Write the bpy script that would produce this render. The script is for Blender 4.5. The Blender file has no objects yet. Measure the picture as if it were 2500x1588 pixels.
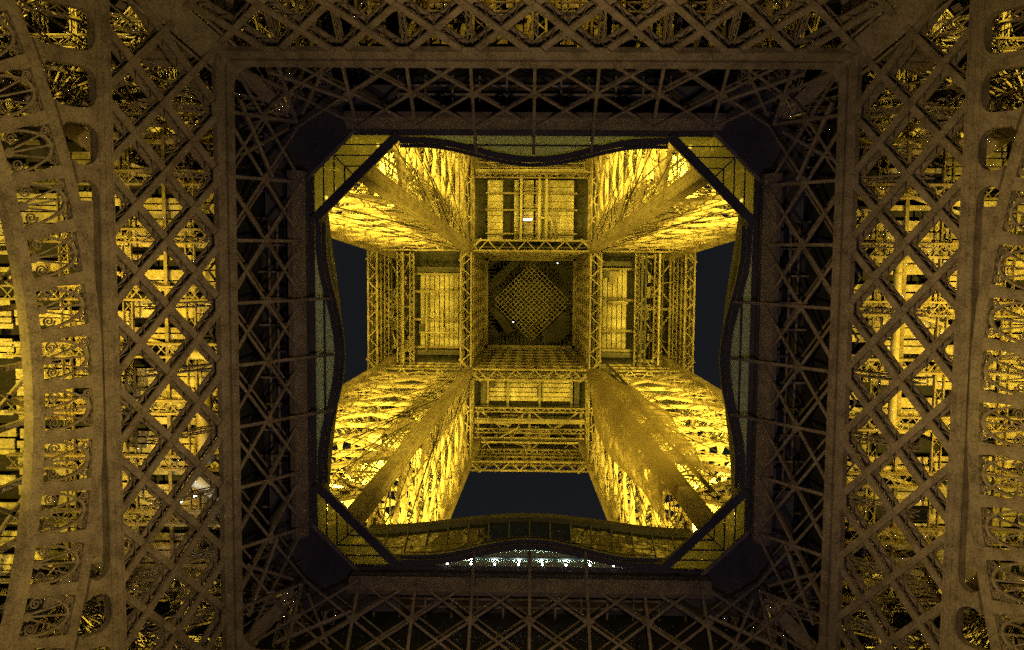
import bpy, math, random
from mathutils import Vector, Matrix
random.seed(7)
scene = bpy.context.scene
COL = scene.collection
PI = math.pi

# ------------------------------------------------------------------ camera
F_PX, TX, TY, ROLL = 2252.19, -0.0178, 0.0824, -0.0092          # lens in px of a 2500 px wide frame, tilt off the zenith
CAM = Vector((-0.2496, -7.4542, 0.0))                           # eye 1.6 m above the paving at z = -1.6
fwd = Vector((TX, TY, 1)).normalized()
rgt = (Vector((1, 0, 0)) - fwd * fwd.x).normalized()
dwn = fwd.cross(rgt)
c_, s_ = math.cos(ROLL), math.sin(ROLL)
rgt, dwn = c_ * rgt + s_ * dwn, -s_ * rgt + c_ * dwn
cam_data = bpy.data.cameras.new('camera')
cam = bpy.data.objects.new('camera', cam_data); COL.objects.link(cam)
m = Matrix((rgt, -dwn, -fwd)).transposed().to_4x4(); m.translation = CAM
cam.matrix_world = m
cam_data.sensor_width = 36.0
cam_data.lens = 36.0 * F_PX / 2500.0
cam_data.clip_start, cam_data.clip_end = 0.1, 5000
scene.camera = cam

# ------------------------------------------------------------------ night sky, faint moon, exposure
world = bpy.data.worlds.new('World'); scene.world = world; world.use_nodes = True
wn = world.node_tree
sky = wn.nodes.new('ShaderNodeTexSky'); sky.sky_type = 'NISHITA'; sky.sun_disc = False
sky.sun_elevation = math.radians(-2.0); sky.sun_rotation = math.radians(200); sky.ozone_density = 0.6; sky.dust_density = 3.0
bg = wn.nodes['Background']; bg.inputs['Strength'].default_value = 0.13
wn.links.new(sky.outputs[0], bg.inputs['Color'])
sd = bpy.data.lights.new('moon_sun', 'SUN'); sd.energy = 0.004; sd.angle = math.radians(0.5); sd.color = (0.8, 0.85, 1.0)
so = bpy.data.objects.new('moon_sun', sd); COL.objects.link(so); so.rotation_euler = (math.radians(55), 0, math.radians(200))
vs = scene.view_settings
vs.view_transform = 'Standard'; vs.look = 'None'; vs.exposure = 0.0; vs.gamma = 1.0; vs.use_curve_mapping = False
scene.cycles.use_denoising = False                            # the photograph is grainy
scene.cycles.denoiser = 'OPENIMAGEDENOISE'; scene.cycles.denoising_prefilter = 'ACCURATE'; scene.cycles.denoising_input_passes = 'RGB_ALBEDO_NORMAL'
scene.cycles.max_bounces = 4; scene.cycles.diffuse_bounces = 1; scene.cycles.transparent_max_bounces = 12
scene.cycles.sample_clamp_indirect = 1.0
SODIUM = (1.0, 0.72, 0.06)
WARM = (1.0, 0.70, 0.22)
AMBER = (1.0, 0.60, 0.04)

# ------------------------------------------------------------------ helpers
class MB:
    def __init__(s): s.v = []; s.f = []
    def quadbox(s, p):                                          # 8 points: bottom ring 0-3, top ring 4-7
        n = len(s.v); s.v += [tuple(q) for q in p]
        s.f += [(n, n+3, n+2, n+1), (n+4, n+5, n+6, n+7), (n, n+1, n+5, n+4), (n+1, n+2, n+6, n+5), (n+2, n+3, n+7, n+6), (n+3, n, n+4, n+7)]
        return s
    def bar(s, a, b, w, t, ref=(0, 0, 1), w2=None, t2=None):    # w across (perp. to ref), t along ref
        a = Vector(a); b = Vector(b); d = (b - a)
        if d.length < 1e-6: return s
        d.normalize(); r = Vector(ref)
        u = d.cross(r)
        if u.length < 1e-4: u = d.cross(Vector((1, 0.1, 0)))
        u.normalize(); v = u.cross(d).normalized()
        w2 = w if w2 is None else w2; t2 = t if t2 is None else t2
        return s.quadbox([a - u*w/2 - v*t/2, a + u*w/2 - v*t/2, a + u*w/2 + v*t/2, a - u*w/2 + v*t/2,
                          b - u*w2/2 - v*t2/2, b + u*w2/2 - v*t2/2, b + u*w2/2 + v*t2/2, b - u*w2/2 + v*t2/2])
    def box(s, x0, x1, y0, y1, z0, z1):
        return s.quadbox([(x0,y0,z0),(x1,y0,z0),(x1,y1,z0),(x0,y1,z0),(x0,y0,z1),(x1,y0,z1),(x1,y1,z1),(x0,y1,z1)])
    def prism(s, pts, off):                                     # polygon (3-D points) thickened by vector off
        n = len(s.v); k = len(pts); off = Vector(off)
        s.v += [tuple(p) for p in pts] + [tuple(Vector(p) + off) for p in pts]
        s.f.append(tuple(range(n + k - 1, n - 1, -1))); s.f.append(tuple(range(n + k, n + 2*k)))
        for i in range(k):
            j = (i + 1) % k
            s.f.append((n+i, n+j, n+k+j, n+k+i))
        return s
    def sweep(s, pts, w, t, ref, closed=False):                 # rectangular section along a polyline, shared corners; ref = width normal
        pts = [Vector(p) for p in pts]; k = len(pts); n0 = len(s.v)
        for i, p in enumerate(pts):
            a = pts[(i-1) % k] if (closed or i) else p; b = pts[(i+1) % k] if (closed or i < k-1) else p
            d = (b - a).normalized(); r = Vector(ref(i) if callable(ref) else ref)
            u = d.cross(r).normalized(); v = u.cross(d).normalized()
            s.v += [tuple(p - u*w/2 - v*t/2), tuple(p + u*w/2 - v*t/2), tuple(p + u*w/2 + v*t/2), tuple(p - u*w/2 + v*t/2)]
        for i in range(k if closed else k-1):
            a = n0 + 4*i; b = n0 + 4*((i+1) % k)
            for q in range(4): s.f.append((a+q, a+(q+1) % 4, b+(q+1) % 4, b+q))
        if not closed:
            s.f.append((n0, n0+3, n0+2, n0+1)); e = n0 + 4*(k-1); s.f.append((e, e+1, e+2, e+3))
        return s
    def tube(s, pts, r, n=6):
        pts = [Vector(p) for p in pts]; n0 = len(s.v); k = len(pts)
        for i, p in enumerate(pts):
            d = (pts[min(i+1, k-1)] - pts[max(i-1, 0)]).normalized()
            u = d.cross(Vector((0, 0, 1)) if abs(d.z) < .9 else Vector((1, 0, 0))).normalized(); v = d.cross(u)
            for q in range(n):
                a = 2*PI*q/n; s.v.append(tuple(p + r*(u*math.cos(a) + v*math.sin(a))))
        for i in range(k-1):
            for q in range(n):
                a = n0+i*n+q; b = n0+i*n+(q+1) % n; s.f.append((a, b, b+n, a+n))
        s.f.append(tuple(range(n0+n-1, n0-1, -1))); s.f.append(tuple(range(n0+(k-1)*n, n0+k*n)))
        return s
    def lattice(s, a, b, w, d, ref, ch=0.16, lc=0.09, pitch=1.0):  # four chords and zigzag lacing on four faces
        a = Vector(a); b = Vector(b); ax = (b - a); L = ax.length; ax.normalize()
        u = ax.cross(Vector(ref))
        if u.length < 1e-4: u = ax.cross(Vector((1, .2, 0)))
        u.normalize(); v = u.cross(ax).normalized()
        cs = [(-w/2, -d/2), (w/2, -d/2), (w/2, d/2), (-w/2, d/2)]
        for x, y in cs: s.bar(a + u*x + v*y, b + u*x + v*y, ch, ch, v)
        n = max(2, int(L/pitch))
        for q in range(4):
            x0, y0 = cs[q]; x1, y1 = cs[(q+1) % 4]
            for i in range(n):
                p0 = a + ax*(L*i/n); p1 = a + ax*(L*(i+1)/n)
                if (i + q) % 2: s.bar(p0 + u*x0 + v*y0, p1 + u*x1 + v*y1, lc, lc*.4, (u*((x0+x1)/2) + v*((y0+y1)/2)))
                else: s.bar(p0 + u*x1 + v*y1, p1 + u*x0 + v*y0, lc, lc*.4, (u*((x0+x1)/2) + v*((y0+y1)/2)))
        return s
    def ladder(s, a, b, w, nr, ch=.2, lc=.07, pitch=1.2, dep=.3):   # two flat chords with crossed lacing in one plane
        a = Vector(a); b = Vector(b); ax = (b - a); L = ax.length; ax.normalize()
        v = Vector(nr).normalized(); u = ax.cross(v).normalized()
        for q in (-1, 1): s.bar(a + u*q*w/2, b + u*q*w/2, ch, dep, v)
        n = max(2, int(L/pitch))
        for i in range(n):
            p0 = a + ax*(L*i/n); p1 = a + ax*(L*(i+1)/n)
            s.bar(p0 - u*w/2, p1 + u*w/2, lc, lc*.5, v); s.bar(p0 + u*w/2, p1 - u*w/2, lc, lc*.5, v)
        return s
    def mesh(s, name, mat, smooth=False):
        me = bpy.data.meshes.new(name); me.from_pydata(s.v, [], s.f); me.update()
        if mat: me.materials.append(mat)
        if smooth:
            for p in me.polygons: p.use_smooth = True
        return me
    def build(s, name, mat, parent=None, smooth=False, kind=None):
        return put(name, s.mesh(name, mat, smooth), parent, kind)

def put(name, me, parent=None, kind=None, loc=None, rot=None):
    o = bpy.data.objects.new(name, me); COL.objects.link(o)
    if parent: o.parent = parent
    if kind: o['kind'] = kind
    if loc is not None: o.location = loc
    if rot is not None: o.rotation_euler = rot
    return o
def tag(o, label, cat, group=None, kind=None):
    if label: o['label'] = label
    if cat: o['category'] = cat
    if group: o['group'] = group
    if kind: o['kind'] = kind
    return o
def thing(name, label, cat, group=None, loc=(0, 0, 0), rz=0):
    o = bpy.data.objects.new(name, None); COL.objects.link(o); o.location = loc; o.rotation_euler = (0, 0, rz)
    o.empty_display_size = 0.5
    return tag(o, label, cat, group)
def copy_tree(o, parent=None):
    c = o.copy(); COL.objects.link(c); c.parent = parent
    for ch in list(o.children): copy_tree(ch, c)
    return c
def V(*a): return Vector(a)

# ------------------------------------------------------------------ materials
def mat_base(name):
    mt = bpy.data.materials.new(name); mt.use_nodes = True
    return mt, mt.node_tree.nodes, mt.node_tree.links, mt.node_tree.nodes['Principled BSDF']
def paint(name, c0, c1, rough=0.55, scale=1.2, bump=0.15, metal=0.0, spec=0.35):
    mt, N, L, B = mat_base(name)
    tc = N.new('ShaderNodeTexCoord')
    n1 = N.new('ShaderNodeTexNoise'); n1.inputs['Scale'].default_value = scale; n1.inputs['Detail'].default_value = 8; n1.inputs['Roughness'].default_value = .7
    n2 = N.new('ShaderNodeTexNoise'); n2.inputs['Scale'].default_value = scale*11; n2.inputs['Detail'].default_value = 4
    L.new(tc.outputs['Object'], n1.inputs['Vector']); L.new(tc.outputs['Object'], n2.inputs['Vector'])
    mx = N.new('ShaderNodeMix'); mx.data_type = 'FLOAT'; mx.inputs[0].default_value = .45
    L.new(n1.outputs['Fac'], mx.inputs[2]); L.new(n2.outputs['Fac'], mx.inputs[3])
    cr = N.new('ShaderNodeValToRGB'); cr.color_ramp.elements[0].position = .38; cr.color_ramp.elements[1].position = .60
    cr.color_ramp.elements[0].color = (*c0, 1); cr.color_ramp.elements[1].color = (*c1, 1)
    L.new(mx.outputs[0], cr.inputs['Fac']); L.new(cr.outputs['Color'], B.inputs['Base Color'])
    B.inputs['Roughness'].default_value = rough; B.inputs['Metallic'].default_value = metal; B.inputs['Specular IOR Level'].default_value = spec
    bp = N.new('ShaderNodeBump'); bp.inputs['Strength'].default_value = bump; bp.inputs['Distance'].default_value = .05
    L.new(n2.outputs['Fac'], bp.inputs['Height']); L.new(bp.outputs['Normal'], B.inputs['Normal'])
    return mt
IRON = paint('brown_iron_paint', (.10, .078, .055), (.31, .25, .18), .5, .9)
DECKM = paint('weathered_deck_paint', (.22, .175, .11), (.55, .48, .36), .6, .5, .1)
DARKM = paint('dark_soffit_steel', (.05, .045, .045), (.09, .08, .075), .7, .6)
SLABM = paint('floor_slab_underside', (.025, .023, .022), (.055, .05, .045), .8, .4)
PIPEM = paint('duct_paint', (.30, .25, .17), (.42, .36, .26), .45, .7, .05)
GRILLE = paint('galvanised_wire', (.30, .28, .25), (.45, .43, .40), .4, 3, .05, .3)
GROUNDM = paint('grey_paving', (.22, .20, .19), (.36, .33, .31), .8, .3)
ROPE = paint('black_cable', (.018, .016, .014), (.04, .035, .03), .7, 4, .05)

def frosted(name, col, rough, trans):
    mt, N, L, B = mat_base(name)
    B.inputs['Base Color'].default_value = (*col, 1); B.inputs['Roughness'].default_value = rough
    B.inputs['Transmission Weight'].default_value = trans; B.inputs['IOR'].default_value = 1.1
    return mt
GLASS_CORNER = frosted('frosted_corner_glass', (.72, .74, .55), .16, 1.0)
def milk(name, col):
    mt, N, L, B = mat_base(name)
    out = N['Material Output']
    tr = N.new('ShaderNodeBsdfTranslucent'); tr.inputs['Color'].default_value = (*col, 1)
    gl = N.new('ShaderNodeBsdfGlossy'); gl.inputs['Roughness'].default_value = .12; gl.inputs['Color'].default_value = (.8, .85, .8, 1)
    nz = N.new('ShaderNodeTexNoise'); nz.inputs['Scale'].default_value = 1.3; nz.inputs['Detail'].default_value = 5
    hs = N.new('ShaderNodeHueSaturation'); hs.inputs['Color'].default_value = (*col, 1)
    mr = N.new('ShaderNodeMapRange'); mr.inputs[3].default_value = .75; mr.inputs[4].default_value = 1.15
    L.new(nz.outputs['Fac'], mr.inputs[0]); L.new(mr.outputs[0], hs.inputs['Value']); L.new(hs.outputs[0], tr.inputs['Color'])
    df = N.new('ShaderNodeBsdfDiffuse'); L.new(hs.outputs[0], df.inputs['Color'])
    m0 = N.new('ShaderNodeMixShader'); m0.inputs[0].default_value = .4; L.new(tr.outputs[0], m0.inputs[1]); L.new(df.outputs[0], m0.inputs[2])
    mx = N.new('ShaderNodeMixShader'); mx.inputs[0].default_value = .06
    L.new(m0.outputs[0], mx.inputs[1]); L.new(gl.outputs[0], mx.inputs[2]); L.new(mx.outputs[0], out.inputs['Surface'])
    return mt
GLASS_FLOOR = milk('milky_floor_glass', (.62, .66, .50))
def corner_glass():
    mt, N, L, B = mat_base('streaked_corner_glass'); out = N['Material Output']
    B.inputs['Base Color'].default_value = (.75, .76, .6, 1); B.inputs['Roughness'].default_value = .12; B.inputs['Transmission Weight'].default_value = 1; B.inputs['IOR'].default_value = 1.08
    tr = N.new('ShaderNodeBsdfTranslucent'); tr.inputs['Color'].default_value = (.70, .68, .45, 1)
    nz = N.new('ShaderNodeTexNoise'); nz.inputs['Scale'].default_value = 1.1; nz.inputs['Detail'].default_value = 4
    mr = N.new('ShaderNodeMapRange'); mr.inputs[3].default_value = .35; mr.inputs[4].default_value = .75
    L.new(nz.outputs['Fac'], mr.inputs[0])
    mx = N.new('ShaderNodeMixShader'); L.new(mr.outputs[0], mx.inputs[0]); L.new(B.outputs[0], mx.inputs[1]); L.new(tr.outputs[0], mx.inputs[2]); L.new(mx.outputs[0], out.inputs['Surface'])
    return mt
GLASS_CORNER = corner_glass()
def mirror_glass():
    mt, N, L, B = mat_base('dark_reflecting_glass')
    B.inputs['Base Color'].default_value = (.012, .013, .014, 1); B.inputs['Roughness'].default_value = .045
    B.inputs['Specular IOR Level'].default_value = .8; B.inputs['IOR'].default_value = 1.5
    tc = N.new('ShaderNodeTexCoord'); nz = N.new('ShaderNodeTexNoise'); nz.inputs['Scale'].default_value = .55; nz.inputs['Detail'].default_value = 2
    L.new(tc.outputs['Object'], nz.inputs['Vector'])
    bp = N.new('ShaderNodeBump'); bp.inputs['Strength'].default_value = .35; bp.inputs['Distance'].default_value = .25
    L.new(nz.outputs['Fac'], bp.inputs['Height']); L.new(bp.outputs['Normal'], B.inputs['Normal'])
    return mt
GLASS_WALL = mirror_glass()
def netting():
    mt, N, L, B = mat_base('brown_debris_netting')
    out = N['Material Output']
    B.inputs['Base Color'].default_value = (.26, .20, .12, 1); B.inputs['Roughness'].default_value = .9
    tl = N.new('ShaderNodeBsdfTranslucent'); tl.inputs['Color'].default_value = (.34, .26, .15, 1)
    tp = N.new('ShaderNodeBsdfTransparent')
    tc = N.new('ShaderNodeTexCoord'); nz = N.new('ShaderNodeTexNoise'); nz.inputs['Scale'].default_value = .6; nz.inputs['Detail'].default_value = 7
    L.new(tc.outputs['Object'], nz.inputs['Vector'])
    mr = N.new('ShaderNodeMapRange'); mr.inputs[1].default_value = .3; mr.inputs[2].default_value = .7; mr.inputs[3].default_value = .08; mr.inputs[4].default_value = .42
    L.new(nz.outputs['Fac'], mr.inputs[0])
    m1 = N.new('ShaderNodeMixShader'); m1.inputs[0].default_value = .5; L.new(B.outputs[0], m1.inputs[1]); L.new(tl.outputs[0], m1.inputs[2])
    m2 = N.new('ShaderNodeMixShader'); L.new(mr.outputs[0], m2.inputs[0]); L.new(m1.outputs[0], m2.inputs[1]); L.new(tp.outputs[0], m2.inputs[2])
    L.new(m2.outputs[0], out.inputs['Surface'])
    return mt
NETM = netting()
def emit(name, col, s):
    mt, N, L, B = mat_base(name)
    B.inputs['Base Color'].default_value = (.8, .8, .8, 1)
    B.inputs['Emission Color'].default_value = (*col, 1); B.inputs['Emission Strength'].default_value = s
    mt.cycles.emission_sampling = 'NONE'        # the lamp's own light object does the lighting
    return mt
LENS = emit('sodium_lamp_lens', (1, .72, .25), 6)
LEDW = emit('white_led_lens', (.80, 1.0, .95), 30)
TUBEW = emit('white_tube_lamp', (1, 1, .92), 7)

DIMTUBE = emit('fill_lamp_lens', (1, .85, .4), 2)
def rotz_(x, y, z, k):
    for _ in range(k): x, y = -y, x
    return (x, y, z)
# ------------------------------------------------------------------ ground
g = MB().prism([(-400, -400, -1.6), (400, -400, -1.6), (400, 400, -1.6), (-400, 400, -1.6)], (0, 0, -.5)).build('ground', GROUNDM)
g['kind'] = 'structure'

# ------------------------------------------------------------------ geometry of the inner faces below the first floor (built for side +X)
AB, HB, SL = 18.45, 57.32, 0.66
NRM = math.sqrt(1 + SL*SL)
E_UP = V(-SL, 0, 1) / NRM                 # up the slope
E_BK = V(1, 0, SL) / NRM                  # behind the face, away from the viewer
def P(y, s, d=0.0): return V(AB, y, HB) + E_UP*s + E_BK*d
S_C = -8.17                               # upper edge of the lower chord plate
S_CR = -9.46; R_EX = 48.6; R_IN = 45.64   # arch: crown of the outer ring, radii
S0 = S_CR - R_EX
PITCH = 3.93
SIDES = [(0, 'right'), (PI/2, 'bottom'), (PI, 'left'), (3*PI/2, 'top')]

def build_girder():
    t = thing('lattice_girder', 'x', 'girder', 'inner lattice girders under the first floor')
    mb = MB(); mb.prism([P(-24, -.52), P(24, -.52), P(24, .02), P(-24, .02)], E_BK*.5)
    mb.build('upper_chord', IRON, t)
    mb = MB(); mb.prism([P(-24, -1.28, .02), P(24, -1.28, .02), P(24, -.68, .02), P(-24, -.68, .02)], E_BK*.45)
    mb.prism([P(-24, -.68, .25), P(24, -.68, .25), P(24, -.52, .25), P(-24, -.52, .25)], E_BK*.2)
    mb.build('upper_chord', IRON, t)
    mb = MB(); mb.prism([P(-25, -9.05), P(25, -9.05), P(25, S_C), P(-25, S_C)], E_BK*.09)
    mb.build('lower_chord', IRON, t)
    mb = MB()
    for s, w in ((-8.26, .1), (-8.62, .12), (-8.97, .1)): mb.bar(P(-25, s, -.03), P(25, s, -.03), w, .05, E_BK)
    for k in range(-24, 25, 2): mb.bar(P(k*1.02, S_C-.03, -.02), P(k*1.02, -9.0, -.02), .16, .03, E_BK)
    for s in (-8.3, -8.95): mb.bar(P(-25, s, .45), P(25, s, .45), .12, .75, E_BK)
    mb.build('chord_rib', IRON, t)
    sB, sC = -.9, -8.6
    bw = .40
    for i in range(-8, 9):
        for dr in (-2, 2):
            j = i + dr
            if abs(i*PITCH) > 26 or abs(j*PITCH) > 26 : continue
            a, b = P(i*PITCH, sC, .10 if dr > 0 else .22), P(j*PITCH, sB, .10 if dr > 0 else .22)
            mb = MB(); mb.bar(a, b, bw, .07, E_BK)
            bk = E_BK*.85
            mb.bar(a + bk, b + bk, bw, .07, E_BK)
            ax = (b-a).normalized(); u = ax.cross(E_BK).normalized(); L = (b-a).length
            for q in (-1, 1):
                for dd in (0.06, .79): mb.bar(a + u*q*(bw/2-.02) + E_BK*dd, b + u*q*(bw/2-.02) + E_BK*dd, .05, .12, E_BK)
                n = 17
                for k in range(n):
                    p0, p1 = a + ax*(L*k/n) + u*q*(bw/2-.03), a + ax*(L*(k+1)/n) + u*q*(bw/2-.03)
                    d0, d1 = (.06, .8) if k % 2 else (.8, .06)
                    mb.bar(p0 + E_BK*d0, p1 + E_BK*d1, .025, .07, E_UP)
            mb.build('diagonal_bar', IRON, t)
    # gusset plates at the nodes
    for i in range(-6, 7):
        pts = [P(i*PITCH - .8, -1.1, -.02), P(i*PITCH + .8, -1.1, -.02), P(i*PITCH + .3, -1.65, -.02), P(i*PITCH - .3, -1.65, -.02)]
        MB().prism(pts, E_BK*.08).build('gusset', IRON, t)
        cpt = .5*(sB + sC)
        w = .34
        pts = [P(i*PITCH - w, cpt, .0), P(i*PITCH, cpt - w, .0), P(i*PITCH + w, cpt, .0), P(i*PITCH, cpt + w, .0)]
        MB().prism(pts, E_BK*.09).build('gusset', IRON, t)
    # struts behind the face that carry on as the floor ribs
    for i in range(-4, 5):
        y = i*PITCH
        mb = MB(); mb.lattice(P(y, sC + 3.0, 1.3), P(y, -.4, 1.1), .28, .5, E_BK, .07, .05, .6)
        mb.build('rear_strut', IRON, t)
    return t
girder_labels = {'right': 'brown X-lattice girder between the plain rail and the right-hand scrollwork arch',
                 'left': 'brown X-lattice girder between the plain rail and the left-hand scrollwork arch',
                 'top': 'brown X-lattice girder crossing the top edge of the photo',
                 'bottom': 'brown X-lattice girder whose rail just shows along the bottom edge'}
g0 = build_girder()
for k, (rz, nm) in enumerate(SIDES):
    o = g0 if k == 0 else copy_tree(g0)
    o.rotation_euler.z = rz; o['label'] = girder_labels[nm]

# ------------------------------------------------------------------ decorative arches (left and right)
def arcp(y_ang, r, d=0.0):                                       # point on the arch ring at angle from the crown
    return P(r*math.sin(y_ang), S0 + r*math.cos(y_ang), d)
def spiral(turns=1.9, r0=.42, r1=.05, n=22):
    return [(r0 + (r1-r0)*k/n, 2*PI*turns*k/n) for k in range(n+1)]
def build_arch():
    t = thing('scrollwork_arch', 'x', 'arch', 'decorative arches under the first floor')
    A = math.radians(31); N = 44
    angs = [-A + 2*A*k/N for k in range(N+1)]
    def ring(r0, r1, d, th):
        mb = MB()
        for k in range(N):
            a, b = angs[k], angs[k+1]
            mb.prism([arcp(a, r0, d), arcp(b, r0, d), arcp(b, r1, d), arcp(a, r1, d)], E_BK*th)
        return mb
    ring(R_EX-.28, R_EX+.27, 0, .45).build('outer_ring', IRON, t)
    ring(R_EX+.36, R_EX+.50, .30, .35).build('outer_ring', IRON, t)
    ring(R_IN-.62, R_IN, 0, .30).build('inner_ring', IRON, t)
    mb = MB()                                                    # soffit plate under the inner ring, running back
    dp = .48
    for k in range(N):
        a, b = angs[k], angs[k+1]
        q = [arcp(a, R_IN-.63), arcp(b, R_IN-.63), arcp(b, R_IN-.63), arcp(a, R_IN-.63)]
        q[2] = q[2] + V(dp, 0, 0); q[3] = q[3] + V(dp, 0, 0)
        mb.prism(q, V(0, 0, .06))
    mb.build('soffit', IRON, t)
    # cells
    r0, r1 = R_IN, R_EX - .28
    da = 2.83 / R_EX
    plate = MB().prism([(-.36, r0-R_EX, 0), (.36, r0-R_EX, 0), (.25, (r0+r1)/2-R_EX, 0), (.36, r1-R_EX, 0), (-.36, r1-R_EX, 0), (-.25, (r0+r1)/2-R_EX, 0)], (0, 0, .12)).mesh('radial_plate', IRON)
    cell = r1 - r0
    hub = r0 - R_EX + .12
    half = 2.83/2 - .36
    def flat(pts, w=.10, t=.16):
        return MB().sweep([(x, y, .15) for x, y in pts], w, t, (0, 0, 1))
    # arc band, three fan bars, scrolls, small rings: in the cell's own plane, x along the arch, y outwards
    arc = [(half*.98*math.cos(a), hub + .1 + (cell-.42)*math.sin(a)) for a in [PI*k/18 for k in range(19)]]
    m_arc = flat(arc, .12, .22).mesh('fan_arch', IRON)
    m_fan = []
    for a in (PI/2, PI/2 - .62, PI/2 + .62):
        m_fan.append(flat([(0.12*math.cos(a), hub + .1*math.sin(a)), (half*.95*math.cos(a), hub + .1 + (cell-.46)*math.sin(a))], .09, .14).mesh('fan_bar', IRON))
    def scroll(cx, cy, r, flip, st):
        return flat([(cx + flip*rr*math.cos(th + st), cy + rr*math.sin(th + st)) for rr, th in spiral(1.8, r, .05)], .065, .12)
    m_scr = [scroll(-half*.62, hub + .42, .33, 1, PI/2).mesh('scroll', IRON), scroll(half*.62, hub + .42, .33, -1, PI/2).mesh('scroll', IRON),
             scroll(-half*.72, r1 - R_EX - .30, .27, 1, -PI/2).mesh('scroll', IRON), scroll(half*.72, r1 - R_EX - .30, .27, -1, -PI/2).mesh('scroll', IRON)]
    m_ring = flat([(.13*math.cos(a), .13*math.sin(a)) for a in [2*PI*k/12 for k in range(13)]], .06, .12).mesh('bead_ring', IRON)
    m_hub = MB().prism([(.24*math.cos(2*PI*k/10), hub + .12 + .24*math.sin(2*PI*k/10), .02) for k in range(10)], (0, 0, .3)).mesh('fan_hub', IRON)
    def place(me, name, ang, dx=0, dy=0):
        # local frame at the ring: x tangent, y radial, z behind
        rad = (P(math.sin(ang), math.cos(ang)) - P(0, 0)).normalized()
        tan = (P(math.cos(ang), -math.sin(ang)) - P(0, 0)).normalized()
        mt = Matrix((tan, rad, E_BK)).transposed().to_4x4()
        mt.translation = arcp(ang, R_EX) + tan*dx + rad*dy
        o = put(name, me, t); o.matrix_local = mt
        return o
    for k in range(-9, 10):
        place(plate, 'radial_plate', k*da + .003)
        if k == 9: break
        a = (k + .5)*da + .003
        fa = place(m_arc, 'fan_arch', a)
        put('fan_hub', m_hub, fa)
        for q in m_fan: put('fan_bar', q, fa)
        for q in m_scr: put('scroll', q, fa)
        for x in (-.45, 0, .45): put('bead_ring', m_ring, fa, None, (x, r1 - R_EX - .17, 0))
    # spandrel webs with round cut-outs between the outer ring and the chord plate
    step = 2.98
    for sgn in (-1, 1):
        for k in range(0, 5):
            yc = sgn*(11.35 + k*step)
            y0, y1 = yc - step/2, yc + step/2
            def ext(y):
                return S0 + math.sqrt(max((R_EX+.48)**2 - y*y, 1))
            top = -9.05
            # web: neck between two holes; outline flares like quarter circles at the chord
            n = 8
            left, right = [], []
            for side, lst in ((-1, left), (1, right)):
                gap_top = top - ext(yc)
                rr = min(.75, gap_top*.6)
                for q in range(n+1):
                    a = PI/2*q/n
                    hw = .40 + (1 - math.sin(a))*.72
                    s = top - (1 - math.cos(a))*rr
                    lst.append((yc + side*hw, s))
                lst.append((yc + side*.40, ext(yc + side*.40) + .3)); lst.append((yc + side*.62, ext(yc + side*.62) + .0))
            pts = [P(y, s, .03) for y, s in left] + [P(y, s, .03) for y, s in reversed(right)]
            MB().prism(pts, E_BK*.5).build('spandrel_web', IRON, t)
    # solid web near the crown where ring and chord run together
    mb = MB(); M = 24
    for k in range(M):
        ya, yb = -9.9 + 19.8*k/M, -9.9 + 19.8*(k+1)/M
        ea, eb = S0 + math.sqrt((R_EX+.2)**2 - ya*ya), S0 + math.sqrt((R_EX+.2)**2 - yb*yb)
        mb.prism([P(ya, ea, .75), P(yb, eb, .75), P(yb, -8.9, .75), P(ya, -8.9, .75)], E_BK*.1)
    mb.build('crown_web', IRON, t)
    return t
ar = build_arch(); ar['label'] = 'iron scrollwork arch curving down the right edge of the photo'
al = copy_tree(ar); al.rotation_euler.z = PI; al['label'] = 'iron scrollwork arch curving down the left edge, bright soffit showing'

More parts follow.
